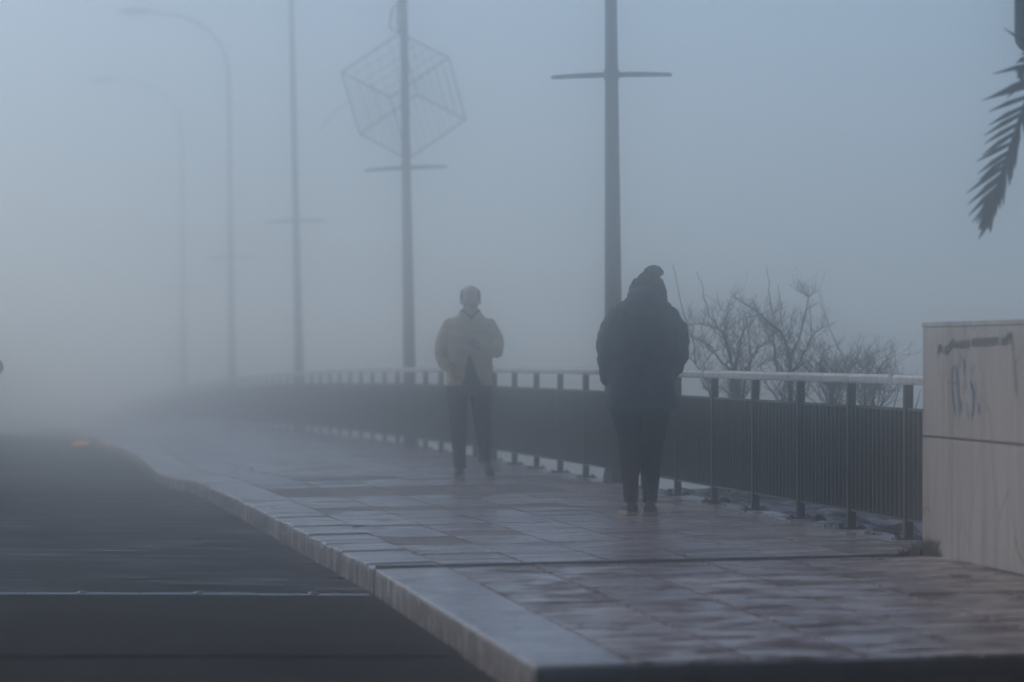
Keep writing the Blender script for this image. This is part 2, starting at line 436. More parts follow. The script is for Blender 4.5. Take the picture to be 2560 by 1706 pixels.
# ---- deck body, bank, water
g = MB()
ys = ylist(20.7, 160)
rs = [[P(y, T_F+.10, -.03), P(y, T_F+.10, -.55), P(y, -6, -.9), P(y, -6, -.35), P(y, .3, -.35)] for y in ys]
g.rings(rs); tag(g.build('bridge_deck', M['deck'], smooth=False), kind='structure')
g = MB(); g.quad((-90,-12,-7), (90,-12,-7), (90,236,-7), (-90,236,-7)); tag(g.build('water', M['water']), kind='structure')
g = MB(); rnd = random.Random(4)
ysb = [12+i*.14 for i in range(156)]; tsb = [T_F+.11+.11*i for i in range(20)]+[6.2, 7.2, 9, 12, 18]
from mathutils import noise as NZ
def bankz(y, t):
    p = P(y, T_F+.1)
    e = t-T_F
    h = NZ.fractal(Vector((p.x*2.2+e*2.6, y*2.6, 0)), 1, 2, 4)*.085+abs(NZ.noise(Vector((p.x*9+e*9, y*9, 3))))*.05
    z = p.z-.03-.03*e+h if e < 3 else p.z-.12-.45*(e-3)+h*2
    f = max(0, (y-31.2)/1.6); z -= 5.5*min(1, f)**1.4
    return Vector((2.277-SL*(y+JS*t)+t, y+JS*t, max(-6.9, z)))
n = 0
for y in ysb:
    for t in tsb: g.v.append(tuple(bankz(y, t)))
k = len(tsb)
for i in range(len(ysb)-1):
    for q in range(k-1):
        a_ = i*k+q; g.face((a_, a_+1, a_+1+k, a_+k))
tag(g.build('riverbank', M['bank'], smooth=True), kind='structure')

# ---------------------------------------------------------------- railing
rail = empty('bridge_railing', P(21.0, T_F))
tag(rail, 'dark green bar railing with pale handrail running along the bridge into fog', 'railing')
RO = Vector(P(21.0, T_F))
SP = 1.432
Y0 = 22.64-SP         # first post stands behind the wall end
def FP(y, dz=0):      # on the railing line; y is the true depth
    t = T_F; y0 = y-JS*t
    return P(y0, t, dz)
NB = 88
g = MB()
pts = [FP(21.0)]+[FP(Y0+i*SP) for i in range(1, NB+1)]
prof = ((-.034,.914),(-.038,.925),(-.038,.955),(-.026,.972),(.026,.972),(.038,.955),(.038,.925),(.034,.914))
rs = []
for p in pts:
    rs.append([Vector((p.x+u*math.cos(ANG), p.y+u*math.sin(ANG), p.z+z))-RO for u, z in prof])
g.rings(rs); g.build('handrail', M['galv'], rail, smooth=False, bevel=.003)
sl_ = None
for i in range(1, NB, 4):   # sleeves where lengths of handrail meet
    p = FP(Y0+i*SP+.28)-RO
    if sl_ is None:
        g = MB(); g.box((0,0,.944), (.082,.07,.064)); sl_ = q_ = g.build('rail_sleeve', M['galv'], rail, smooth=False, bevel=.003)
    else:
        q_ = sl_.copy(); COL.objects.link(q_); q_.parent = rail
    q_.location = p; q_.rotation_euler = (0,0,ANG)
rotz = Matrix.Rotation(ANG, 3, 'Z')
post_me = None; pan_me = None; plate_me = None
for i in range(NB):
    p = FP(Y0+i*SP)-RO
    if post_me is None:
        g = MB(); g.box((0,0,.455), (.052,.052,.914), None)
        po = g.build('post', M['green'], rail, smooth=False, bevel=.004); post_me = po
        g = MB(); g.box((0,0,.006), (.17,.12,.012))
        for sx in (-1,1):
            for sy in (-1,1): g.tube([(.062*sx,.042*sy,.012),(.062*sx,.042*sy,.026)], .009, 6)
        pl = g.build('base_plate', M['green'], po, smooth=False); plate_me = pl
        L_ = SP/math.cos(ANG)-.052-.03
        g = MB()
        g.box((0,0,.768), (.03,L_,.014)); g.box((0,0,.118), (.03,L_,.014))
        nb = 13
        for q in range(nb):
            y = -L_/2+.02+(L_-.04)*q/(nb-1)
            g.box((0,y,.443), (.0225,.0225,.636))
        pa = g.build('bar_panel', M['green'], rail, smooth=False); pan_me = pa
        o, pl2, pa2 = po, pl, pa
    else:
        o = post_me.copy(); COL.objects.link(o); o.parent = rail
        pl2 = plate_me.copy(); COL.objects.link(pl2); pl2.parent = o
        pa2 = pan_me.copy(); COL.objects.link(pa2); pa2.parent = rail
    o.location = p; o.rotation_euler = (0,0,ANG)
    q0 = FP(Y0+i*SP); q1 = FP(Y0+(i+1)*SP); mid = (q0+q1)/2
    pa2.location = mid-RO
    pa2.rotation_euler = (math.atan2(q1.z-q0.z, SP), 0, ANG)

# ---------------------------------------------------------------- stone wall at the end of the railing
def WX(y): return 2.276-.13*(y-21.3)
WA = math.atan(.13)
wall = empty('stone_wall', (WX(21.3), 21.3, .04), WA)
tag(wall, 'pale limestone end wall with graffiti, standing where the railing stops', 'wall')
# local: +x away from the walk, -y toward the camera
LW = 7.0
g = MB(); g.box((.3,-LW/2,.322), (.6,LW,.644)); g.build('lower_course', M['wall'], wall, smooth=False, bevel=.008)
g = MB(); g.box((.302,-LW/2+.002,.953), (.6,LW,.598)); g.build('upper_course', M['wall'], wall, smooth=False, bevel=.008)
g = MB(); g.box((.31,-LW/2,.649), (.56,LW-.04,.014)); g.build('joint', M['groove'], wall, smooth=False)
g = MB(); g.box((.30,-LW/2,1.266), (.606,LW+.004,.026)); g.build('coping', M['wall'], wall, smooth=False, bevel=.004)
def WP(cx, cy, off=.004):
    x = 2200+cx/2.178; y = 760+cy/2.178
    m = (x-1280)/F; yy = (2.276+.13*21.3)/(m+.13)
    z = CAM_Z-(y-883)/F*yy
    # local coordinates
    dy = (yy-21.3)/math.cos(WA)
    return Vector((-off, dy, z-.04))
def stroke(name, lines, w, m, off=.003):
    g = MB(); rnd = random.Random(2)
    for ln in lines:
        pts = [WP(*p) for p in ln[0]]; ww = ln[1]
        # resample
        q = []
        for i in range(len(pts)-1):
            for s_ in range(4): q.append(pts[i].lerp(pts[i+1], s_/4))
        q.append(pts[-1])
        L1 = []; L2 = []
        for i, p in enumerate(q):
            t = (q[min(i+1, len(q)-1)]-q[max(i-1, 0)]).normalized()
            n_ = Vector((0, -t.z, t.y)); wd = ww*rnd.uniform(.75, 1.15)*(.6 if i in (0, len(q)-1) else 1)
            L1.append(p+n_*wd); L2.append(p-n_*wd)
        for i in range(len(q)-1): g.quad(L1[i], L1[i+1], L2[i+1], L2[i])
    return g.build(name, m, wall, smooth=False)
stroke('black_graffiti', [
    ([(318,278),(322,250),(330,236),(340,248)], .020), ([(352,258),(370,250),(384,225),(400,208),(418,224),(450,222),(492,214)], .021),
    ([(500,212),(560,208),(610,204),(650,200)], .020), ([(664,205),(685,205),(700,185),(710,166),(716,185)], .020),
    ([(716,185),(726,230),(734,320),(738,400)], .006), ([(740,400),(745,495)], .009)], 0, M['black'])
stroke('blue_graffiti', [
    ([(412,335),(392,370),(388,410),(396,480),(402,540),(408,600)], .011), ([(418,340),(424,430),(430,520),(436,612)], .014),
    ([(436,262),(438,300),(432,345)], .009), ([(455,298),(462,340),(460,385)], .012), ([(440,520),(440,580)], .018),
    ([(498,320),(500,400),(496,470)], .007), ([(496,420),(504,470),(512,520),(508,560),(500,632)], .015), ([(522,420),(516,500),(505,560)], .009),
    ([(474,540),(476,580),(484,612)], .011), ([(538,538),(540,580),(536,600)], .018), ([(478,430),(462,460)], .006), ([(524,330),(505,372)], .006)], 0, M['blue'], .0045)

# ---------------------------------------------------------------- lamp posts
def lamp(y, x, lean, tilt, label, head=True):
    z0 = FP(y).z
    r = empty('lamp_post', (x, y, z0))
    tag(r, label, 'lamp post', 'lamp posts along the bridge')
    r.rotation_euler = (0, 0, 0)
    M_ = M['polepaint']
    def px(z): return -lean*z
    g = MB()
    zs = [-.12, .3, 1.2, 2.4, 3.6, 4.6, 7.4]
    rr = [.085, .083, .078, .068, .058, .051, .043]
    pts = [(px(z), 0, z) for z in zs]
    # curved arm over the road
    arm = []; ar = []
    for i in range(1, 11):
        a_ = PI/2*i/10
        arm.append((px(7.4)-1.3*(1-math.cos(a_)), 0, 7.4+1.28*math.sin(a_))); ar.append(.043-.012*i/10)
    g.tube(pts+arm+[(px(7.4)-1.7, 0, 8.76)], rr+ar+[.03], 16)
    g.build('pole', M_, r)
    g = MB(); g.box((0,0,-.135), (.36,.36,.03)); g.tube([(0,0,-.12),(0,0,.06)], [.13,.09], 12)
    for sx in (-1,1):
        for sy in (-1,1): g.tube([(.13*sx,.13*sy,-.12),(.13*sx,.13*sy,-.08)], .014, 6)
    g.build('base_plate', M_, r, smooth=False)
    g = MB(); g.box((.02,0,-.33), (.46,.5,.36)); g.build('footing', M['deck'], r, smooth=False, bevel=.01)
    cz = 3.56; c = Vector((px(cz), 0, cz))
    g = MB(); g.tube([c+Vector((0,0,-.045)), c+Vector((0,0,.045))], .068, 16); g.build('collar', M_, r, smooth=False)
    ta = math.tan(tilt)
    for s_, k in ((-1, .533), (1, .533)):
        g = MB(); q = [c+Vector((s_*u, 0, s_*u*ta-.012*(u/.53)**2)) for u in (.05,.2,.35,.48,k)]
        g.tube(q, [.024,.024,.022,.019,.016], 10, flat=(.7, 1)); g.build('cross_bar', M_, r)
    if head:
        g = MB(); e = Vector((px(7.4)-1.7, 0, 8.76))
        g.ell(e+Vector((-.28,0,.0)), (.36,.13,.075)); o = g.build('lamp_head', M['polepaint'], r)
        g = MB(); g.ell(e+Vector((-.3,0,-.03)), (.24,.1,.07)); g.build('lens', M['carglass'], o)
    return r
LX = lambda y: FP(y).x+.25
lp1 = lamp(33.9, .905, .0075, R(1.35), 'nearest and darkest lamp post, directly behind the person in the navy coat')
lp2 = lamp(49.6, -1.31, .016, R(2.7), 'grey lamp post with the wire cube ornament, left of the man in beige')
lp3 = lamp(65.3, -3.60, .021, R(2.2), 'pale lamp post faded by fog, between the cube ornament and the curved lamp')
lp4 = lamp(81.0, -5.89, .012, R(2.0), 'faint lamp post whose whole curved arm shows over the road')
lp5 = lamp(96.8, -8.26, .010, R(2.0), 'faintest and farthest lamp post, almost lost in the fog')

# ---- wire cube ornament on the second lamp
def cube_ornament():
    yy = 50.5
    s = yy/F
    G = Vector(((977-1280)*s, 0, CAM_Z-(248-883)*s))
    # edges from the front corner: measured across, completed in depth
    a = Vector((-.60, .62, .29)); b = Vector((.78, .36, .60)); c = Vector((.13, .60, -.76))
    a.normalize(); b.normalize(); c.normalize()
    for _ in range(30):        # make them square to each other
        a2 = (a-b*(a.dot(b)/2)-c*(a.dot(c)/2)); b2 = (b-a*(a.dot(b)/2)-c*(b.dot(c)/2)); c2 = (c-a*(a.dot(c)/2)-b*(b.dot(c)/2))
        a, b, c = a2.normalized(), b2.normalized(), c2.normalized()
    E_ = 1.03; a *= E_; b *= E_; c *= E_
    ctr_y = yy+.55
    G.y = ctr_y-(a.y+b.y+c.y)/2
    top = a+b
    r = empty('cube_ornament', G+top)
    tag(r, 'tilted wire cube ornament strung with light cables on the lamp post', 'ornament')
    o = G-(G+top)
    g = MB()
    V = {(i,j,k): o+a*i+b*j+c*k for i in (0,1) for j in (0,1) for k in (0,1)}
    for p in V:
        for ax in range(3):
            if p[ax] == 0:
                q = list(p); q[ax] = 1; g.tube([V[p], V[tuple(q)]], .012, 8)
    g.build('frame', M['wire'], r)
    g = MB(); rnd = random.Random(3)
    def strings(p0, u, w, n, rad=.005):
        for i in range(1, n):
            f0 = i/n+rnd.uniform(-.02,.02); f1 = i/n+rnd.uniform(-.03,.03)
            pts = [p0+u*(f0+(f1-f0)*q/5)+w*(q/5)+Vector((rnd.uniform(-.012,.012), rnd.uniform(-.012,.012), rnd.uniform(-.012,.012))) for q in range(6)]
            g.tube(pts, rad, 5)
    strings(V[0,0,0], a, c, 8); strings(V[0,0,0], b, c, 9)
    strings(V[0,0,0], a, b, 5); strings(V[0,1,0], a, c, 5); strings(V[1,0,0], b, c, 5)
    g.build('light_string', M['wire'], r)
    g = MB()   # bracket from the pole
    t0 = V[1,1,0]
    pole = Vector((lp2.location.x-.016*5.5, lp2.location.y, lp2.location.z+5.75))-(G+top)
    g.tube([t0, t0+Vector((-.03,-.1,.2)), pole+Vector((-.06,.0,.0))], .02, 8)
    g.tube([t0, t0+Vector((-.14,0,.07)), t0+Vector((-.1,-.2,.3)), pole], .016, 8)
    g.build('bracket', M['wire'], r)
    g = MB(); p = V[1,0,1].lerp(V[1,0,0], .55)
    g.tube([p+Vector((.0,.0,0)), p+Vector((-.16,.3,-.1)), p+Vector((-.4,.8,-.3)), p+Vector((-.46,1.2,-.33))], .007, 6)
    g.build('loose_cable', M['wire'], r)
cube_ornament()

# ---------------------------------------------------------------- bare shrubs behind the railing
def tree_pt(cx, cy, d):
    x = 1640+cx/2.063; y = 640+cy/2.063
    return Vector(((x-1280)/F*d, d, CAM_Z-(y-883)/F*d))
def shrub(limbs, whips, root, label, d0, seed):
    rnd = random.Random(seed)
    base = tree_pt(root[0], root[1], d0); base.z = -.35
    r = empty('bare_shrub', base); tag(r, label, 'shrub', 'bare shrubs behind the railing')
    g = MB(); tw = MB()
    def twig(p, d, ln, rad, depth):
        pts = [p]; q = p.copy(); v = d.normalized()
        n_ = 4
        for i in range(n_):
            v = (v+Vector((rnd.uniform(-.35,.35), rnd.uniform(-.35,.35), rnd.uniform(-.12,.3)))).normalized()
            q = q+v*ln/n_; pts.append(q.copy())
        tw.tube(pts, [rad*(1-.65*i/n_) for i in range(n_+1)], 5)
        if depth > 0:
            for i in range(rnd.randint(2, 3)):
                k = rnd.randint(1, n_); dd = (v+Vector((rnd.uniform(-1,1), rnd.uniform(-1,1), rnd.uniform(-.25,.8)))).normalized()
                twig(pts[k], dd, ln*rnd.uniform(.45,.75), rad*.62, depth-1)
    def limb(px, rad, tip, twigs):
        dd = d0+rnd.uniform(-.15,.15); pts = []
        for i, p in enumerate(px):
            pts.append(tree_pt(p[0], p[1], dd)-base); dd += rnd.uniform(-.22,.22)
        fine = []
        for i in range(len(pts)-1):
            for s_ in range(3):
                w = pts[i].lerp(pts[i+1], s_/3)
                fine.append(w+(Vector((rnd.uniform(-.009,.009), rnd.uniform(-.02,.02), rnd.uniform(-.009,.009))) if s_ or i else Vector()))
        fine.append(pts[-1]); m_ = len(fine)-1
        g.tube(fine, [rad+(tip-rad)*i/m_ for i in range(m_+1)], 7)
        for i in range(twigs):
            k = rnd.randint(max(1, m_//5), m_); t = (fine[k]-fine[k-1]).normalized()
            sd = rnd.choice((-1, 1))
            dd_ = (t*.6+Vector((sd*rnd.uniform(.4,1), rnd.uniform(-.7,.7), rnd.uniform(-.1,.6)))).normalized()
            twig(fine[k], dd_, rnd.uniform(.06,.19), max(.0024, (rad+(tip-rad)*k/m_)*.5), 2)
    for px, rad, tip in limbs:
        st = [] 
        limb(px, rad*.85, tip*.8, 19)
    for px in whips: limb(px, .006, .0022, 0)
    for i in range(26):
        x0 = root[0]+rnd.uniform(-50, 50); x1 = x0+rnd.uniform(-150, 150); y1 = rnd.uniform(470, 690)
        dd = d0+rnd.uniform(-.4, .4); n_ = 6; bend = rnd.uniform(-45, 45)
        q = [tree_pt(x0+(x1-x0)*(k/n_)**1.3+bend*math.sin(PI*k/n_)+rnd.uniform(-5,5), 790+(y1-790)*k/n_, dd)-base for k in range(n_+1)]
        tw.tube(q, [.0055*(1-.62*k/n_) for k in range(n_+1)], 5)
        for k in range(2, n_+1):
            if rnd.random() < .7:
                t = (q[k]-q[k-1]).normalized(); sd = rnd.choice((-1, 1))
                twig(q[k], t*.5+Vector((sd*rnd.uniform(.5,1), rnd.uniform(-.6,.6), rnd.uniform(-.2,.5))), rnd.uniform(.06,.16), .0028, 1)
    # stem down to the ground
    first = tree_pt(limbs[0][0][0][0], limbs[0][0][0][1], d0)-base
    for px, rad, tip in limbs:
        q = tree_pt(px[0][0], px[0][1], d0)-base
        if px[0][1] >= 780: g.tube([Vector((q.x*.15, q.y*.15, 0)), q*.5+Vector((.01,0,.04)), q], [rad*1.5, rad*1.2, rad], 8)
    for px in whips:
        if px[0][1] >= 700:
            q = tree_pt(px[0][0], px[0][1], d0)-base; g.tube([Vector((0,0,0)), q], [.012,.007], 6)
    g.build('branches', M['bark'], r); tw.build('twigs', M['bark'], r)
shrub([([(440,800),(405,650),(388,520),(340,400),(282,322)], .021, .006), ([(388,530),(360,400),(352,290)], .011, .003),
       ([(405,610),(330,545),(292,470),(215,430),(180,410)], .012, .003), ([(412,590),(440,430),(474,315),(560,298)], .012, .004),
       ([(440,800),(470,570),(535,470),(592,440)], .014, .004), ([(385,500),(345,390),(235,350),(165,362)], .010, .004),
       ([(300,800),(265,660),(205,560),(165,520)], .011, .004), ([(295,720),(250,560),(290,500)], .008, .003), ([(480,600),(490,480),(475,370)], .008,.003)],
      [[(205,560),(200,450),(150,300),(112,170),(85,45)], [(275,318),(262,260),(240,170),(212,80)]],
      (420, 900), 'bare shrub nearest the person in navy, with two long whips', 31.2, 11)
shrub([([(690,800),(692,600),(685,500),(640,385),(535,300),(480,262),(398,212)], .022, .006), ([(690,520),(735,430),(790,212),(772,200)], .012, .005),
       ([(625,640),(612,480),(604,420),(592,262)], .013, .005), ([(690,610),(745,545),(800,425),(868,352)], .013, .005),
       ([(692,700),(650,570),(600,540),(540,560)], .011, .003), ([(645,390),(605,400),(540,330),(530,410)], .007, .003), ([(690,560),(660,430),(650,370)], .009, .003)],
      [[(592,262),(585,180),(570,50)], [(652,370),(642,260),(628,150)], [(805,420),(798,320),(790,240)]],
      (690, 900), 'tallest bare shrub, in the middle of the row behind the railing', 31.6, 12)
shrub([([(905,800),(900,680),(840,570),(862,490),(905,470)], .016, .004), ([(900,680),(790,600),(752,545),(765,470)], .012, .003),
       ([(905,720),(985,590),(1050,545),(1102,518)], .013, .004), ([(905,800),(960,660),(880,570),(850,500)], .010, .003)],
      [[(985,590),(955,500),(905,400),(878,320),(850,240)]],
      (910, 900), 'bare shrub bending right of the tallest, with one leaning whip', 31.0, 13)
shrub([([(1070,800),(1080,690),(1140,602),(1188,535),(1210,525)], .014, .005), ([(1082,690),(1060,600),(1100,545)], .008, .003), ([(1085,720),(1150,690),(1260,700)], .007, .003)],
      [[(1225,790),(1252,660),(1240,560),(1218,440)], [(1340,790),(1352,740),(1366,690)]],
      (1120, 900), 'smallest bare shrub, closest to the limestone wall', 30.6, 14)

# ---------------------------------------------------------------- palm and sign at the right edge
def pix(x, y, d): return Vector(((x-1280)/F*d, d, CAM_Z-(y-883)/F*d))
palm_base = Vector((3.95, 18.5, -.04))
pt = empty('palm_tree', palm_base); tag(pt, 'dark palm with a drooping frond at the upper right edge', 'palm')
g = MB()
n_ = 16; g.tube([Vector((.02*math.sin(i), .0, 2.75*i/n_)) for i in range(n_+1)], [.19-.004*i+(.012 if i % 2 else 0) for i in range(n_+1)], 14)
g.ell((0,0,2.8), (.24,.24,.28)); g.build('trunk', M['trunk'], pt)
def frond(path, ln_l, ln_r, seed, n=34, droop=.25, side=None):
    """path: polyline of the rib; leaflets leave both sides"""
    rnd = random.Random(seed); g = MB()
    pts = [Vector(p) for p in path]; fine = []
    m_ = len(pts)-1
    for i in range(n+1):       # Catmull-Rom
        u = i/n*m_; k = min(int(u), m_-1); f = u-k
        p0 = pts[max(k-1,0)]; p1 = pts[k]; p2 = pts[k+1]; p3 = pts[min(k+2,m_)]
        fine.append(.5*((2*p1)+(p2-p0)*f+(2*p0-5*p1+4*p2-p3)*f*f+(3*p1-p0-3*p2+p3)*f**3))
    g.tube(fine, [.018*(1-.85*i/n)+.002 for i in range(n+1)], 7)
    for i in range(2, n+1):
        t = (fine[i]-fine[i-1]).normalized()
        s0 = side if side else t.cross(Vector((0,0,1)))
        s0 = (s0-t*s0.dot(t)).normalized()
        f = i/n
        for sg, ln in ((1, ln_l), (-1, ln_r)):
            for rep in range(1):
                L_ = ln*(.75+.35*math.sin(PI*min(1, f*1.02)))*rnd.uniform(.75,1.05)*(1-.55*f)
                ang = (1.22-.86*f if sg > 0 else .55-.4*f)+rnd.uniform(-.09,.09)
                v = (s0*sg*math.sin(ang)+t*math.cos(ang)+Vector((0, rnd.uniform(-.2,.2), 0))).normalized()
                p0 = fine[i]+t*rnd.uniform(-.01,.01); w = .012
                q = [p0, p0+v*L_*.5+Vector((0,0,-droop*L_*.1)), p0+v*L_+Vector((0,0,-droop*L_*.35))]
                nrm = v.cross(Vector((0,1,0))).normalized()
                up = v.cross(nrm).normalized()
                rs = [[q[k]+nrm*w*s_*a_+up*.0012*b_ for a_, b_ in ((1,0),(0,1),(-1,0),(0,-1))] for k, s_ in ((0,.7),(1,1.0),(2,.12))]
                g.rings(rs)
    return g
D = 18.5
vis = [pix(2790,150,D), pix(2680,120,D), pix(2600,190,D), pix(2560,290,D), pix(2528,390,D), pix(2506,460,D), pix(2494,510,D), pix(2488,545,D)]
vis = [v-palm_base+Vector((0, .03*i, 0)) for i, v in enumerate(vis)]
vis[0] = Vector((-.08, 0, 2.75))
frond(vis, .30, .21, 4, n=31, side=Vector((-1,0,-.1))).build('frond', M['palm'], pt)
rnd = random.Random(8)
for i in range(17):
    a_ = 2*PI*i/17+rnd.uniform(-.15,.15)
    if 2.35 < a_ % (2*PI) < 4.2 and i % 3: continue
    el = rnd.uniform(.2, 1.2); L_ = rnd.uniform(1.3, 1.7)
    dx, dy = math.cos(a_), math.sin(a_)
    if dx < -.35: L_ *= .35 if abs(dy) < .75 else .6
    path = [Vector((dx*.1, dy*.1, 2.85))]
    for k in range(1, 6):
        f = k/5; path.append(Vector((dx*L_*f*math.cos(el*.6), dy*L_*f*math.cos(el*.6), 2.85+L_*(math.sin(el)*f-1.05*f*f))))
    frond(path, .34, .34, 20+i, n=24).build('frond', M['palm'], pt)
# second small frond tips above the visible one
v2 = [Vector((-.02,.05,2.85)), pix(2690,40,18.55)-palm_base, pix(2620,80,18.55)-palm_base, pix(2575,135,18.55)-palm_base, pix(2555,185,18.55)-palm_base]
frond(v2, .12, .12, 5, n=14, side=Vector((-1,0,0))).build('frond', M['palm'], pt)

sg = empty('road_sign', (3.105, 19.9, 0)); tag(sg, 'dark grey sign board with rounded lower corner, above the palm frond', 'sign')
g = MB()
w, h, rc = .50, .52, .085
out = []
for cx, cz, a0 in ((w-rc,-h+rc,-PI/2),(w-rc,h-rc,0),(-w+rc,h-rc,PI/2),(-w+rc,-h+rc,PI)):
    for i in range(7):
        a_ = a0+PI/2*i/6; out.append((cx+rc*math.cos(a_), cz+rc*math.sin(a_)))
zc = CAM_Z+(883-132)/F*19.9+h
g.rings([[Vector((x, y_, zc+z)) for x, z in out] for y_ in (-.02, .02)]); g.build('board', M['signback'], sg, smooth=False, bevel=.006)
g = MB(); g.tube([(0,.055,-.1),(0,.055,zc+h-.05)], .035, 12); g.build('post', M['signback'], sg)

# ---------------------------------------------------------------- grass tuft, leaves, litter
def blades(mb, c, n, spread, hmin, hmax, rnd):
    for _ in range(n):
        a_ = rnd.uniform(0, 2*PI); r_ = spread*rnd.random()**.7
        p = Vector(c)+Vector((r_*math.cos(a_)*1.0, r_*math.sin(a_)*1.6, 0)); h = rnd.uniform(hmin, hmax)*(1-.5*r_/spread)
        ln = Vector((rnd.uniform(-.5,.5), rnd.uniform(-.5,.5), 1))*h
        s_ = Vector((math.cos(a_+1), math.sin(a_+1), 0))*.0028
        q = [p, p+ln*.55+Vector((0,0,.03*h)), p+ln]
        for k, (w0, w1) in enumerate(((1,.8),(.8,.1))):
            mb.quad(q[k]-s_*w0, q[k]+s_*w0, q[k+1]+s_*w1, q[k+1]-s_*w1)
rnd = random.Random(3)
g = MB(); c = Vector((WX(21.0)-.03, 20.98, .045))
blades(g, (0,0,0), 260, .10, .05, .15, rnd); blades(g, (-.07,.1,0), 160, .1, .02, .06, rnd)
tag(g.build('grass_tuft', M['grass'], loc=c), 'tuft of grass at the foot of the limestone wall corner', 'grass')
g = MB()
for i in range(9):
    y = random.Random(i).uniform(22.0, 31.5); p = FP(y); blades(g, (p.x-.06+rnd.uniform(-.05,.1), p.y, p.z), 26, .07, .015, .045, rnd)
tag(g.build('weeds', M['grass']), 'sparse low weeds along the foot of the railing', kind='stuff')
g = MB()
def leafbit(p, s, rnd):
    a_ = rnd.uniform(0, 2*PI); u = Vector((math.cos(a_), math.sin(a_), rnd.uniform(-.1,.3)))*s; v = Vector((-math.sin(a_), math.cos(a_), rnd.uniform(-.1,.3)))*s*.5
    g.quad(p-u, p-v+Vector((0,0,s*.25)), p+u, p+v+Vector((0,0,s*.3)))
for i in range(230):
    y = rnd.uniform(15, 31) if i % 3 else rnd.uniform(20.7, 27); t = rnd.uniform(.05, 3.3); leafbit(P(y-JS*t if False else y, t, .006), rnd.uniform(.005,.018), rnd)
for i in range(60):
    y = rnd.uniform(21.3, 29); p = FP(y); leafbit(p+Vector((rnd.uniform(-.25,.05),0,.006)), rnd.uniform(.01,.03), rnd)
for i in range(40):
    y = rnd.uniform(20.8, 27); leafbit(road(y, -rnd.random()**2*2.5-.03, .008), rnd.uniform(.008,.022), rnd)
for i in range(40):
    y = rnd.uniform(15.2, 20.2); leafbit(Vector((WX(y)-rnd.random()**2*.5-.02, y, P(y-JS*3, 3).z+.008)), rnd.uniform(.008,.02), rnd)
tag(g.build('fallen_leaves', M['leaf'], smooth=False), 'scattered dead leaf bits on the wet pavement', kind='stuff')
lp = P(39.6, .83); g = MB()

lr = random.Random(6); gp = [[Vector((-.06+.03*a_+lr.uniform(-.006,.006), -.02+.014*b_+lr.uniform(-.005,.005), .004+.017*b_*(1-.12*abs(a_-2))+lr.uniform(0,.008))) for a_ in range(5)] for b_ in range(4)]
for b_ in range(3):
    for a_ in range(4): g.quad(gp[b_][a_], gp[b_][a_+1], gp[b_+1][a_+1], gp[b_+1][a_])
o = g.build('paper_litter', M['paper'], smooth=False, loc=lp); tag(o, 'small crumpled white paper lying on the pavement near the kerb', 'litter')

# ---- orange wet-road reflection far along the kerb, imitated by a glowing shape
refl = empty('amber_reflection', road(59.5, -.24)); tag(refl, 'glowing shape imitating an amber reflection on the wet road beside the far kerb', 'painted reflection')
g = MB(); g.box((0,0,.015), (.34,1.9,.03)); g.build('added_slab', M['rubber'], refl, smooth=False, bevel=.01)  # added slab that carries the glowing shape, no real fitting
g = MB(); g.ell((0,-.0,.036), (.12,.8,.024)); g.build('lens', M['amber'], refl)  # flat glowing ellipsoid painted in as the reflection

# ---------------------------------------------------------------- people
def skin_head(g, c, tilt, facing, k=1.0):
    """facing -1: toward the camera; c: centre of the head"""
    c = Vector(c); f = facing
    rot = Matrix.Rotation(-tilt*f*-1 if False else tilt*(1 if f < 0 else -1), 3, 'X')
    def e(p, r):
        q = rot @ Vector((p[0]*k, p[1]*f*k, p[2]*k)); g.ell(c+q, [v_*k for v_ in r], rot)
    e((0,-.005,.02), (.076,.097,.100)); e((0,.022,-.045), (.062,.070,.072)); e((0,.045,-.088), (.036,.036,.026))
    e((0,.098,-.022), (.012,.020,.024)); e((0,.092,-.035), (.016,.014,.010))
    e((0,.083,.018), (.052,.014,.010))
    e((-.03,.082,.000), (.013,.010,.008)); e((.03,.082,.000), (.013,.010,.008))
    e((0,.083,-.062), (.024,.012,.006)); e((0,.081,-.072), (.020,.012,.006))
    e((-.077,-.008,-.01), (.010,.018,.030)); e((.077,-.008,-.01), (.010,.018,.030))
    return rot
def hand(g, wrist, d, palm_n, thumb_side, curl=.5, s=1.0):
    """d: direction to the fingers, palm_n: out of the palm, thumb_side: +-1 along side axis"""
    w = Vector(wrist); d = Vector(d).normalized(); pn = Vector(palm_n); pn = (pn-d*pn.dot(d)).normalized(); sd = d.cross(pn)*thumb_side
    m = Matrix((sd, d, pn)).transposed()
    g.ell(w+d*.05*s, (.040*s, .052*s, .016*s), m, 12, 8)
    g.tube([w-d*.03, w+d*.015], [.026*s, .027*s], 10)
    for k, (off, ln) in enumerate(((.030,.072),(.010,.080),(-.011,.074),(-.030,.058))):
        p = w+d*.088*s+sd*off*s; v = d.copy(); pts = [p-d*.02*s]; cu = curl*(1+.12*k)
        for q in range(3):
            ang = cu*(q+.6); v = (d*math.cos(ang)+pn*math.sin(ang)+sd*off*.8).normalized(); p = p+v*ln*s/3*(1.1-.1*q); pts.append(p.copy())
        g.tube(pts, [.0095*s,.0092*s,.0085*s,.0072*s], 8, dome=True)
    p = w+d*.03*s+sd*.032*s; v1 = (sd*.8+d*.7+pn*.25).normalized(); v2 = (sd*.35+d*.9+pn*.4).normalized()
    g.tube([p-sd*.012*s, p+v1*.035*s, p+v1*.035*s+v2*.03*s], [.013*s,.0105*s,.0085*s], 8, dome=True)
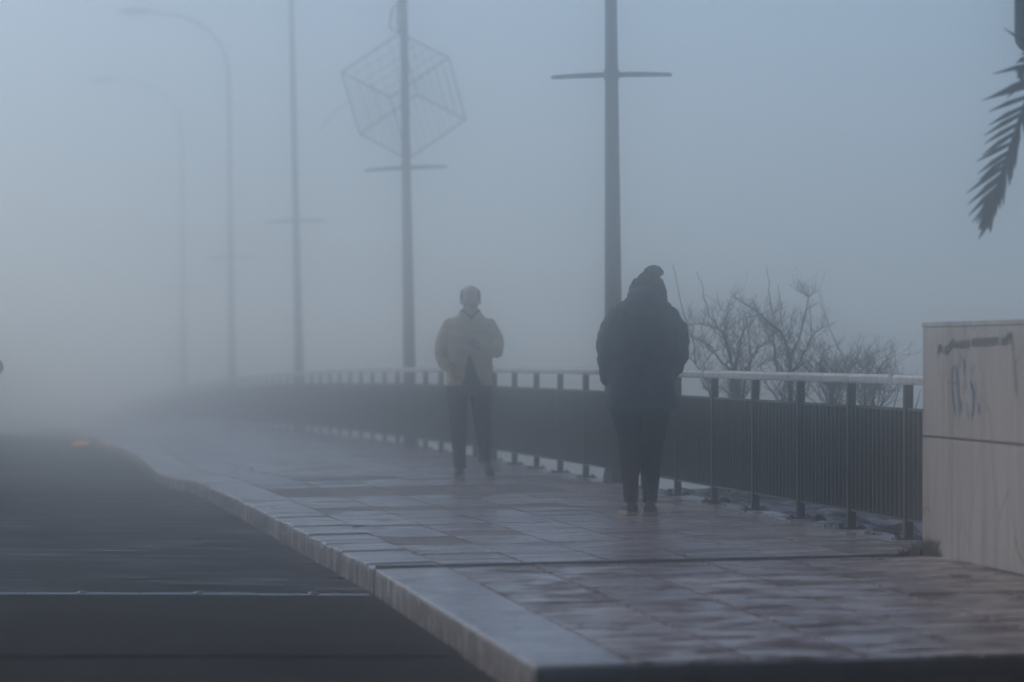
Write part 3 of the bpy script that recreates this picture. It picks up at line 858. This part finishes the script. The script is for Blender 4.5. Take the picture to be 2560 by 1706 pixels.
def shoe(parent, c, yaw, pitch, L_=.28, W=.095, facing=1):
    """toe along +y*facing before the turn"""
    rot = Matrix.Rotation(yaw, 3, 'Z') @ Matrix.Rotation(pitch, 3, 'X')
    o = empty('tmp'); bpy.data.objects.remove(o)
    secs = [(-.09,.030,.055,.055),(-.085,.038,.075,.062),(-.04,.041,.085,.075),(.02,.042,.072,.055),(.08,.048,.055,.044),(.13,.046,.045,.036),(.165,.034,.034,.028),(.18,.015,.02,.018)]
    k = L_/.28
    def ring(y, w, h, z0):
        r_ = []
        for j in range(14):
            a_ = 2*PI*j/14
            x = w*math.cos(a_); z = h*math.sin(a_)
            z = max(z, -.01) if True else z
            r_.append(Vector(c)+rot @ Vector((x, y*k*facing, z0+z+.0)))
        return r_
    g = MB(); g.rings([ring(y, w, h, .03) for y, w, h, hh in secs]); up = g.build('shoe', M['shoe'], parent)
    g = MB(); rs = []
    for y, w, h, hh in secs:
        w2 = w+.005; rs.append([Vector(c)+rot @ Vector((x, y*k*facing, z)) for x, z in ((-w2,0),(w2,0),(w2,.03),(-w2,.03))])
    g.rings(rs); so = g.build('sole', M['sole'], up, smooth=False, bevel=.004)
    return up

# ---- person in the navy coat, from behind
pz = P(26.32-JS*2.47, 2.47)
w_ = MB()
W0 = Vector(((1607-1280)/F*26.32, 26.32, pz.z+.004))
w_.body([(.80,0,.02,.16,.12),(.95,0,.02,.17,.13),(1.1,0,.02,.155,.12),(1.28,0,.02,.16,.12),(1.38,0,.02,.12,.09),(1.44,.005,.04,.06,.06),(1.5,.02,.07,.055,.055)])
skin_head(w_, (.045,.13,1.555), R(32), 1)
for s_, pa in ((-1, [(-.14,0,1.37),(-.235,0,1.2),(-.245,.03,1.07),(-.2,.14,.98)]), (1, [(.14,0,1.37),(.225,0,1.2),(.24,.03,1.09),(.17,.15,.98)])):
    w_.tube(pa, [.05,.045,.04,.03], 10)
    hand(w_, pa[-1], (-s_*.6,.6,-.5), (-s_*.3,.4,.8), -s_ if False else 1, .6, .92)
for s_, pa in ((-1, [(-.09,.02,.85),(-.088,.03,.55),(-.085,.02,.33),(-.083,0,.1)]), (1, [(.08,.02,.85),(.068,.03,.55),(.055,.02,.33),(.05,0,.1)])):
    w_.tube(pa, [.085,.06,.045,.035], 12)
    w_.tube([(pa[-1][0],.0,.07),(pa[-1][0]+.01*s_,.13,.035)], [.035,.028], 10)
person1 = w_.build('person', M['skin'], loc=W0)
remesh(person1, .007, 3)
tag(person1, 'person seen from behind in navy hooded coat and dark pompom hat, head bowed', 'person')
g = MB()
g.body([(.722,-.012,.02,.225,.165),(.74,-.012,.02,.238,.178),(.80,-.012,.02,.241,.182),(.92,-.010,.02,.232,.175),(1.03,-.008,.015,.222,.165),(1.075,-.008,.015,.214,.158),(1.12,-.006,.01,.222,.165),(1.22,0,.0,.226,.17),
        (1.30,.0,-.005,.222,.165),(1.37,.004,.0,.198,.145),(1.42,.006,.01,.158,.125),(1.47,.01,.03,.115,.105),(1.52,.016,.05,.09,.09),(1.55,.018,.06,.07,.07)], p=2.4)
g.tube([(-.235,.02,.742),(-.12,-.15,.742),(0,-.163,.742),(.11,-.15,.742),(.215,.02,.742)], .016, 8)
co = g.build('coat', M['coat'], person1); remesh(co, .009, 5, .5, .034, .09)
g = MB(); g.tube([(-.165,0,1.365),(-.222,-.005,1.28),(-.248,-.005,1.18),(-.25,.01,1.08),(-.243,.07,.99),(-.238,.13,.925)], [.075,.078,.072,.066,.058,.052], 14, dome=True)
sv = g.build('sleeve', M['coat'], person1); remesh(sv, .009, 3, .5, .030, .07)
g = MB(); g.tube([(.17,0,1.365),(.228,-.005,1.28),(.252,-.005,1.18),(.25,.0,1.09),(.226,.06,1.01),(.19,.14,.95)], [.075,.078,.072,.066,.058,.052], 14, dome=True)
sv = g.build('sleeve', M['coat'], person1); remesh(sv, .009, 3, .5, .030, .07)
g = MB()
# hood lying on the back
g.ell((.008,-.075,1.445), (.158,.085,.072), Matrix.Rotation(R(18), 3, 'X'))
g.ell((.008,-.03,1.505), (.118,.1,.060), Matrix.Rotation(R(14), 3, 'X'))
g.tube([(-.15,-.01,1.44),(-.155,-.07,1.42),(-.08,-.135,1.395),(.01,-.15,1.385),(.1,-.135,1.395),(.165,-.07,1.42),(.165,-.01,1.435)], [.03,.038,.042,.042,.042,.038,.03], 10, dome=True)
hd = g.build('hood', M['coat'], person1); remesh(hd, .009, 3, .5, .014, .07)
g = MB()
g.body([(.70,-.02,.02,.20,.15),(.78,-.015,.02,.215,.16),(.9,-.01,.02,.18,.13)])
g.tube([(-.108,.02,.80),(-.108,.02,.70),(-.098,.025,.58),(-.09,.025,.46),(-.087,.02,.33),(-.084,.005,.2),(-.081,.0,.085)], [.105,.108,.088,.075,.064,.055,.048], 16)
g.tube([(.09,.02,.80),(.088,.02,.70),(.078,.025,.58),(.065,.025,.46),(.055,.02,.33),(.052,.005,.2),(.05,.0,.085)], [.1,.1,.085,.076,.067,.057,.049], 16)
tr = g.build('trousers', M['trousers'], person1); remesh(tr, .008, 4, .5, .014, .09)
g = MB()
hr = Matrix.Rotation(R(-26), 3, 'X')
g.ell((.045,.10,1.575), (.094,.108,.105), hr); g.ell((.04,.075,1.535), (.098,.10,.06), hr)
for p, r_ in (((.028,.05,1.676),.020),((.052,.055,1.69),.022),((.078,.05,1.694),.022),((.105,.06,1.684),.026),((.124,.07,1.662),.024),((.085,.03,1.66),.036),((.05,.05,1.66),.030)): g.ell(p, (r_,)*3, seg=10, nr=7)
h_ = g.build('hat', M['hat'], person1); remesh(h_, .006, 1, .4, .006, .03)
g = MB(); g.tube([(.115,.08,1.6),(.14,.07,1.53),(.15,.05,1.46),(.15,.03,1.42)], [.03,.03,.024,.012], 10, dome=True)
g.tube([(-.04,.09,1.6),(-.068,.08,1.55),(-.074,.06,1.5)], [.03,.028,.02], 10, dome=True); g.build('hair', M['hair'], person1)
shoe(person1, (-.088,.05,-.0), R(14), 0, .255, .09); shoe(person1, (.05,.03,-.0), R(-3), 0, .255, .09)

# ---- man in the beige jacket, walking toward the camera
d2 = 34.4; mz = P(d2-JS*2.2, 2.2).z
m0 = Vector(((1020+430/2.8-1280)/F*d2, d2, mz+.004))
g = MB()
g.body([(.78,0,.0,.15,.10),(.95,0,.0,.16,.11),(1.15,0,0,.155,.11),(1.32,0,.0,.17,.11),(1.40,0,.0,.13,.085),(1.45,.004,-.01,.062,.062),(1.52,.008,-.03,.055,.055)])
hrot = skin_head(g, (.01,-.065,1.585), R(24), -1, 1.1)
ra = [(-.16,0,1.38),(-.25,0,1.2),(-.262,-.02,1.07),(-.168,-.15,.985)]; la = [(.16,0,1.38),(.235,0,1.25),(.252,-.06,1.13),(.07,-.215,1.19)]
g.tube(ra, [.05,.042,.038,.028], 10); g.tube(la, [.05,.042,.038,.028], 10)
hand(g, ra[-1], (.35,-.4,-.75), (.55,.55,.1), 1, .55)
hand(g, la[-1], (-.85,-.05,.42), (-.1,1,.1), -1, .35)
g.tube([(-.10,0,.86),(-.096,-.05,.5),(-.085,-.1,.1)], [.08,.055,.035], 12); g.tube([(-.085,-.1,.07),(-.09,-.22,.035)], [.035,.028], 10)
g.tube([(.10,0,.86),(.122,.02,.5),(.138,.16,.13)], [.08,.055,.035], 12); g.tube([(.138,.15,.11),(.15,.04,.05)], [.035,.028], 10)
person2 = g.build('person', M['skin'], loc=m0); remesh(person2, .006, 2)
tag(person2, 'balding man in beige jacket walking toward us, one hand on his chest', 'person')
# jacket shell, open below the chest
g = MB()
secs = [(.822,.004,.0,.214,.150),(.90,.004,.0,.209,.148),(1.0,.003,-.003,.205,.146),(1.1,.0,-.005,.205,.148),(1.2,.0,-.003,.205,.148),(1.3,.0,0,.208,.142),(1.37,.0,.0,.202,.125),(1.42,.002,.0,.168,.105),(1.455,.004,-.004,.115,.09),(1.48,.006,-.01,.088,.082)]
seg = 48; rs = []
for z, cx, cy, rx, ry in secs:
    if z < 1.11: half = .08*(1.11-z)/.29; mid = .022*(1.11-z)/.29
    elif z > 1.40: half = .05*(z-1.40)/.08; mid = .02
    else: half = .0; mid = .012
    half = max(half, .0035)
    ring_o = []; ring_i = []
    a_c = -PI/2+mid/rx; ha = math.asin(min(.9, half/rx))
    for jj in range(seg+1):
        a_ = a_c+ha+(2*PI-2*ha)*jj/seg
        c_, s_ = math.cos(a_), math.sin(a_)
        sx = math.copysign(abs(c_)**.87, c_); sy = math.copysign(abs(s_)**.87, s_)
        ring_o.append(Vector((cx+rx*sx, cy+ry*sy, z))); ring_i.append(Vector((cx+(rx-.024)*sx, cy+(ry-.024)*sy, z)))
    rs.append(ring_o+ring_i[::-1])
g.rings(rs)
# collar flaps and placket edge
g.tube([(-.085,-.03,1.47),(-.06,-.085,1.455),(-.005,-.125,1.40)], [.02,.022,.014], 8); g.tube([(.10,-.03,1.47),(.075,-.085,1.455),(.01,-.13,1.38)], [.02,.022,.014], 8)
g.tube([(-.205,-.02,.835),(-.12,-.128,.835),(-.06,-.142,.835)], .014, 8); g.tube([(.215,-.02,.835),(.15,-.12,.835),(.11,-.136,.835)], .014, 8)
ja = g.build('jacket', M['jacket'], person2); remesh(ja, .0085, 3, .45, .020, .08)
g = MB(); g.tube([(-.165,0,1.375),(-.215,0,1.29),(-.245,0,1.19),(-.252,-.015,1.09),(-.225,-.075,1.02),(-.182,-.135,.985)], [.066,.071,.067,.062,.056,.05], 14, dome=True)
sv = g.build('sleeve', M['jacket'], person2); remesh(sv, .0085, 3, .45, .026, .07)
g = MB(); g.tube([(.165,0,1.375),(.215,0,1.29),(.242,-.02,1.2),(.246,-.06,1.135),(.19,-.13,1.15),(.098,-.2,1.185)], [.066,.071,.069,.066,.058,.05], 14, dome=True)
sv = g.build('sleeve', M['jacket'], person2); remesh(sv, .0085, 3, .45, .026, .07)
g = MB(); g.body([(.80,.004,0,.18,.108),(1.0,.002,0,.175,.112),(1.2,0,0,.175,.115),(1.34,0,0,.17,.105),(1.42,.002,-.004,.12,.085),(1.46,.006,-.012,.092,.085),(1.505,.008,-.022,.088,.082),(1.515,.008,-.025,.06,.055)])
sh = g.build('shirt', M['shirt'], person2)
g = MB()
g.body([(.74,.0,0,.185,.115),(.80,.0,0,.2,.128),(.9,0,0,.19,.12),(.96,0,0,.17,.11)])
g.tube([(-.1,0,.86),(-.107,-.005,.76),(-.102,-.02,.62),(-.097,-.045,.5),(-.096,-.06,.38),(-.086,-.08,.2),(-.082,-.095,.085)], [.1,.105,.085,.077,.07,.06,.055], 16)
g.tube([(.1,0,.86),(.107,.0,.76),(.108,.0,.62),(.12,.01,.5),(.131,.05,.36),(.136,.11,.22),(.138,.155,.13)], [.1,.105,.088,.08,.07,.062,.056], 16)
tr = g.build('trousers', M['trousers'], person2); remesh(tr, .008, 4, .5, .014, .08)
g = MB()
hc = Vector((.01,-.065,1.585))
def he(p, r_): g.ell(hc+hrot @ (Vector(p)*1.1), [v_*1.1 for v_ in r_], hrot)
he((0,.047,.014), (.084,.076,.094)); he((-.062,.016,.036), (.024,.068,.050)); he((.062,.016,.036), (.024,.068,.050)); he((0,.066,.05), (.056,.040,.050))
h_ = g.build('hair', M['hair'], person2); remesh(h_, .006, 2)
g = MB()
for s_ in (-1, 1):
    ring_ = [hc+hrot @ Vector((s_*.031+.022*math.cos(2*PI*k/14), -.116, .001+.016*math.sin(2*PI*k/14))) for k in range(15)]
    g.tube(ring_, .0036, 6)
    g.tube([hc+hrot @ Vector((s_*.056,-.11,.005)), hc+hrot @ Vector((s_*.088,-.0,.008))], .0025, 6)
g.tube([hc+hrot @ Vector((-.01,-.118,.004)), hc+hrot @ Vector((.01,-.118,.004))], .0025, 6)
g.build('glasses', M['glass_frame'], person2)
g = MB(); c = Vector(la[-1])+Vector((.012,-.0,-.004)); ax = Vector((-.64,-.03,.10)).normalized()
g.tube([c-ax*.012, c+ax*.012], .0335, 14); wt = g.build('watch', M['shoe'], person2)
g = MB(); g.ell(c+Vector((0,-.034,.0)), (.018,.006,.018)); g.build('dial', M['watch'], wt)
shoe(person2, (-.088,-.10,0), R(-6), 0, .29, .1, facing=-1); shoe(person2, (.146,.13,.055), R(16), R(22), .29, .1, facing=-1)

# ---------------------------------------------------------------- car at the left edge: only its mirror is in view
cy0 = 32.9
car = empty('parked_car', (-5.43, cy0, road(35-JS*-2, -2.9).z), ANG)
tag(car, 'dark grey car at the left edge, only its rounded door mirror in view', 'car')
g = MB()
prof = [(-.02,.55,.72,.30),(.03,.80,.78,.24),(.35,.98,.84,.20),(.9,1.02,.86,.19),(2.2,1.0,.87,.19),(2.9,.98,.86,.19),(3.4,.92,.84,.2),(3.95,.82,.78,.24),(4.15,.66,.66,.3)]
rs = []
for y, zt, w, zb in prof:
    rs.append([Vector((x, y, z)) for x, z in ((-w,zb+.1),(-w*.94,zb),(w*.94,zb),(w,zb+.1),(w,zt-.28),(w*.97,zt-.06),(w*.9,zt),(-w*.9,zt),(-w*.97,zt-.06),(-w,zt-.28))])
g.rings(rs); body = g.build('body', M['carpaint'], car, smooth=True, bevel=.02)
g = MB(); rs = []
for y, zt, w in ((.28,1.0,.74),(.62,1.38,.62),(1.3,1.46,.60),(2.1,1.43,.60),(2.95,1.0,.76)):
    rs.append([Vector((x, y, z)) for x, z in ((-.76,.96),(.76,.96),(w,zt),(-w,zt))])
g.rings(rs); g.build('cabin', M['carglass'], car, smooth=False, bevel=.04)
g = MB(); g.rings([[Vector((x, y, z)) for x, z in ((-w,zt+.004),(w,zt+.004),(w*.9,zt+.03),(-w*.9,zt+.03))] for y, zt, w in ((.6,1.37,.63),(1.3,1.455,.61),(2.15,1.425,.61))])
g.build('roof', M['carpaint'], car, smooth=False, bevel=.01)
for sx in (-1, 1):
    for y in (.75, 3.35):
        g = MB(); g.tube([(sx*.66,y,.31),(sx*.87,y,.31)], .31, 24); wh = g.build('wheel', M['tyre'], car, smooth=False, bevel=.02)
        g = MB(); g.tube([(sx*.865,y,.31),(sx*.884,y,.31)], [.2,.17], 20); g.build('rim', M['rim'], wh, smooth=False)
    g = MB(); g.box((sx*.66,.0,.72), (.22,.06,.14)); g.build('tail_light', M['taillight'], car, smooth=False, bevel=.02)
    g = MB(); g.tube([(sx*.82,2.55,1.0),(sx*.93,2.5,1.08)], .025, 8); mo = g.build('mirror', M['carpaint'], car)
    g = MB(); g.ell((sx*1.0,2.48,1.145), (.10,.06,.088)); g.build('housing', M['carpaint'], mo)
g = MB(); g.box((0,-.03,.36), (1.5,.1,.2)); g.build('bumper', M['carpaint'], car, smooth=False, bevel=.04)

# ---------------------------------------------------------------- air
hz = bpy.data.materials.new('haze_air'); hz.use_nodes = True
nt = hz.node_tree
for n in list(nt.nodes):
    if n.type == 'BSDF_PRINCIPLED': nt.nodes.remove(n)
pv = nt.nodes.new('ShaderNodeVolumePrincipled')
pv.inputs['Color'].default_value = (.966,.981,.999,1); pv.inputs['Density'].default_value = HAZE; pv.inputs['Anisotropy'].default_value = 0.984
nt.links.new(pv.outputs[0], nt.nodes['Material Output'].inputs['Volume'])
g = MB(); g.box((0, 111, 3.0), (184, 252, 22.0))
o = g.build('haze', hz, smooth=False); tag(o, 'grey morning fog filling the air over the bridge', kind='stuff')

# ---------------------------------------------------------------- light, world, camera
SUN_EL, SUN_AZ = 32, -46     # azimuth from +Y toward +X
w = bpy.data.worlds.new('World'); SC.world = w; w.use_nodes = True
nt = w.node_tree; bg = nt.nodes['Background']
sk = nt.nodes.new('ShaderNodeTexSky'); sk.sky_type = 'NISHITA'; sk.sun_disc = False
sk.sun_elevation = R(SUN_EL); sk.sun_rotation = R(SUN_AZ); sk.dust_density = .8; sk.ozone_density = 1.8; sk.air_density = .8
nt.links.new(sk.outputs[0], bg.inputs['Color']); bg.inputs['Strength'].default_value = .15
sl = bpy.data.lights.new('sun', 'SUN'); sl.energy = 1.15; sl.angle = R(40); sl.color = (1,.95,.88)
so = bpy.data.objects.new('sun', sl); COL.objects.link(so)
dv = Vector((math.sin(R(SUN_AZ))*math.cos(R(SUN_EL)), math.cos(R(SUN_AZ))*math.cos(R(SUN_EL)), math.sin(R(SUN_EL))))
so.rotation_euler = (-dv).to_track_quat('-Z', 'Y').to_euler()

cd = bpy.data.cameras.new('camera'); cam = bpy.data.objects.new('camera', cd); COL.objects.link(cam)
cd.sensor_width = 36; cd.lens = 135; cd.clip_start = .1; cd.clip_end = 2000
cam.location = (0,0,CAM_Z); cam.rotation_euler = (R(90)+math.atan(30/F), 0, 0)
cd.dof.use_dof = True; cd.dof.focus_distance = 25.5; cd.dof.aperture_fstop = 2.2
SC.camera = cam
SC.view_settings.view_transform = 'Standard'; SC.view_settings.look = 'None'
SC.view_settings.exposure = -.69; SC.view_settings.gamma = 1
SC.render.engine = 'CYCLES'
c = SC.cycles
c.use_denoising = True
c.use_adaptive_sampling = False
try: c.denoiser = 'OPENIMAGEDENOISE'
except Exception: pass
c.max_bounces = 44; c.volume_bounces = 40; c.diffuse_bounces = 3; c.glossy_bounces = 4
c.sample_clamp_indirect = 4
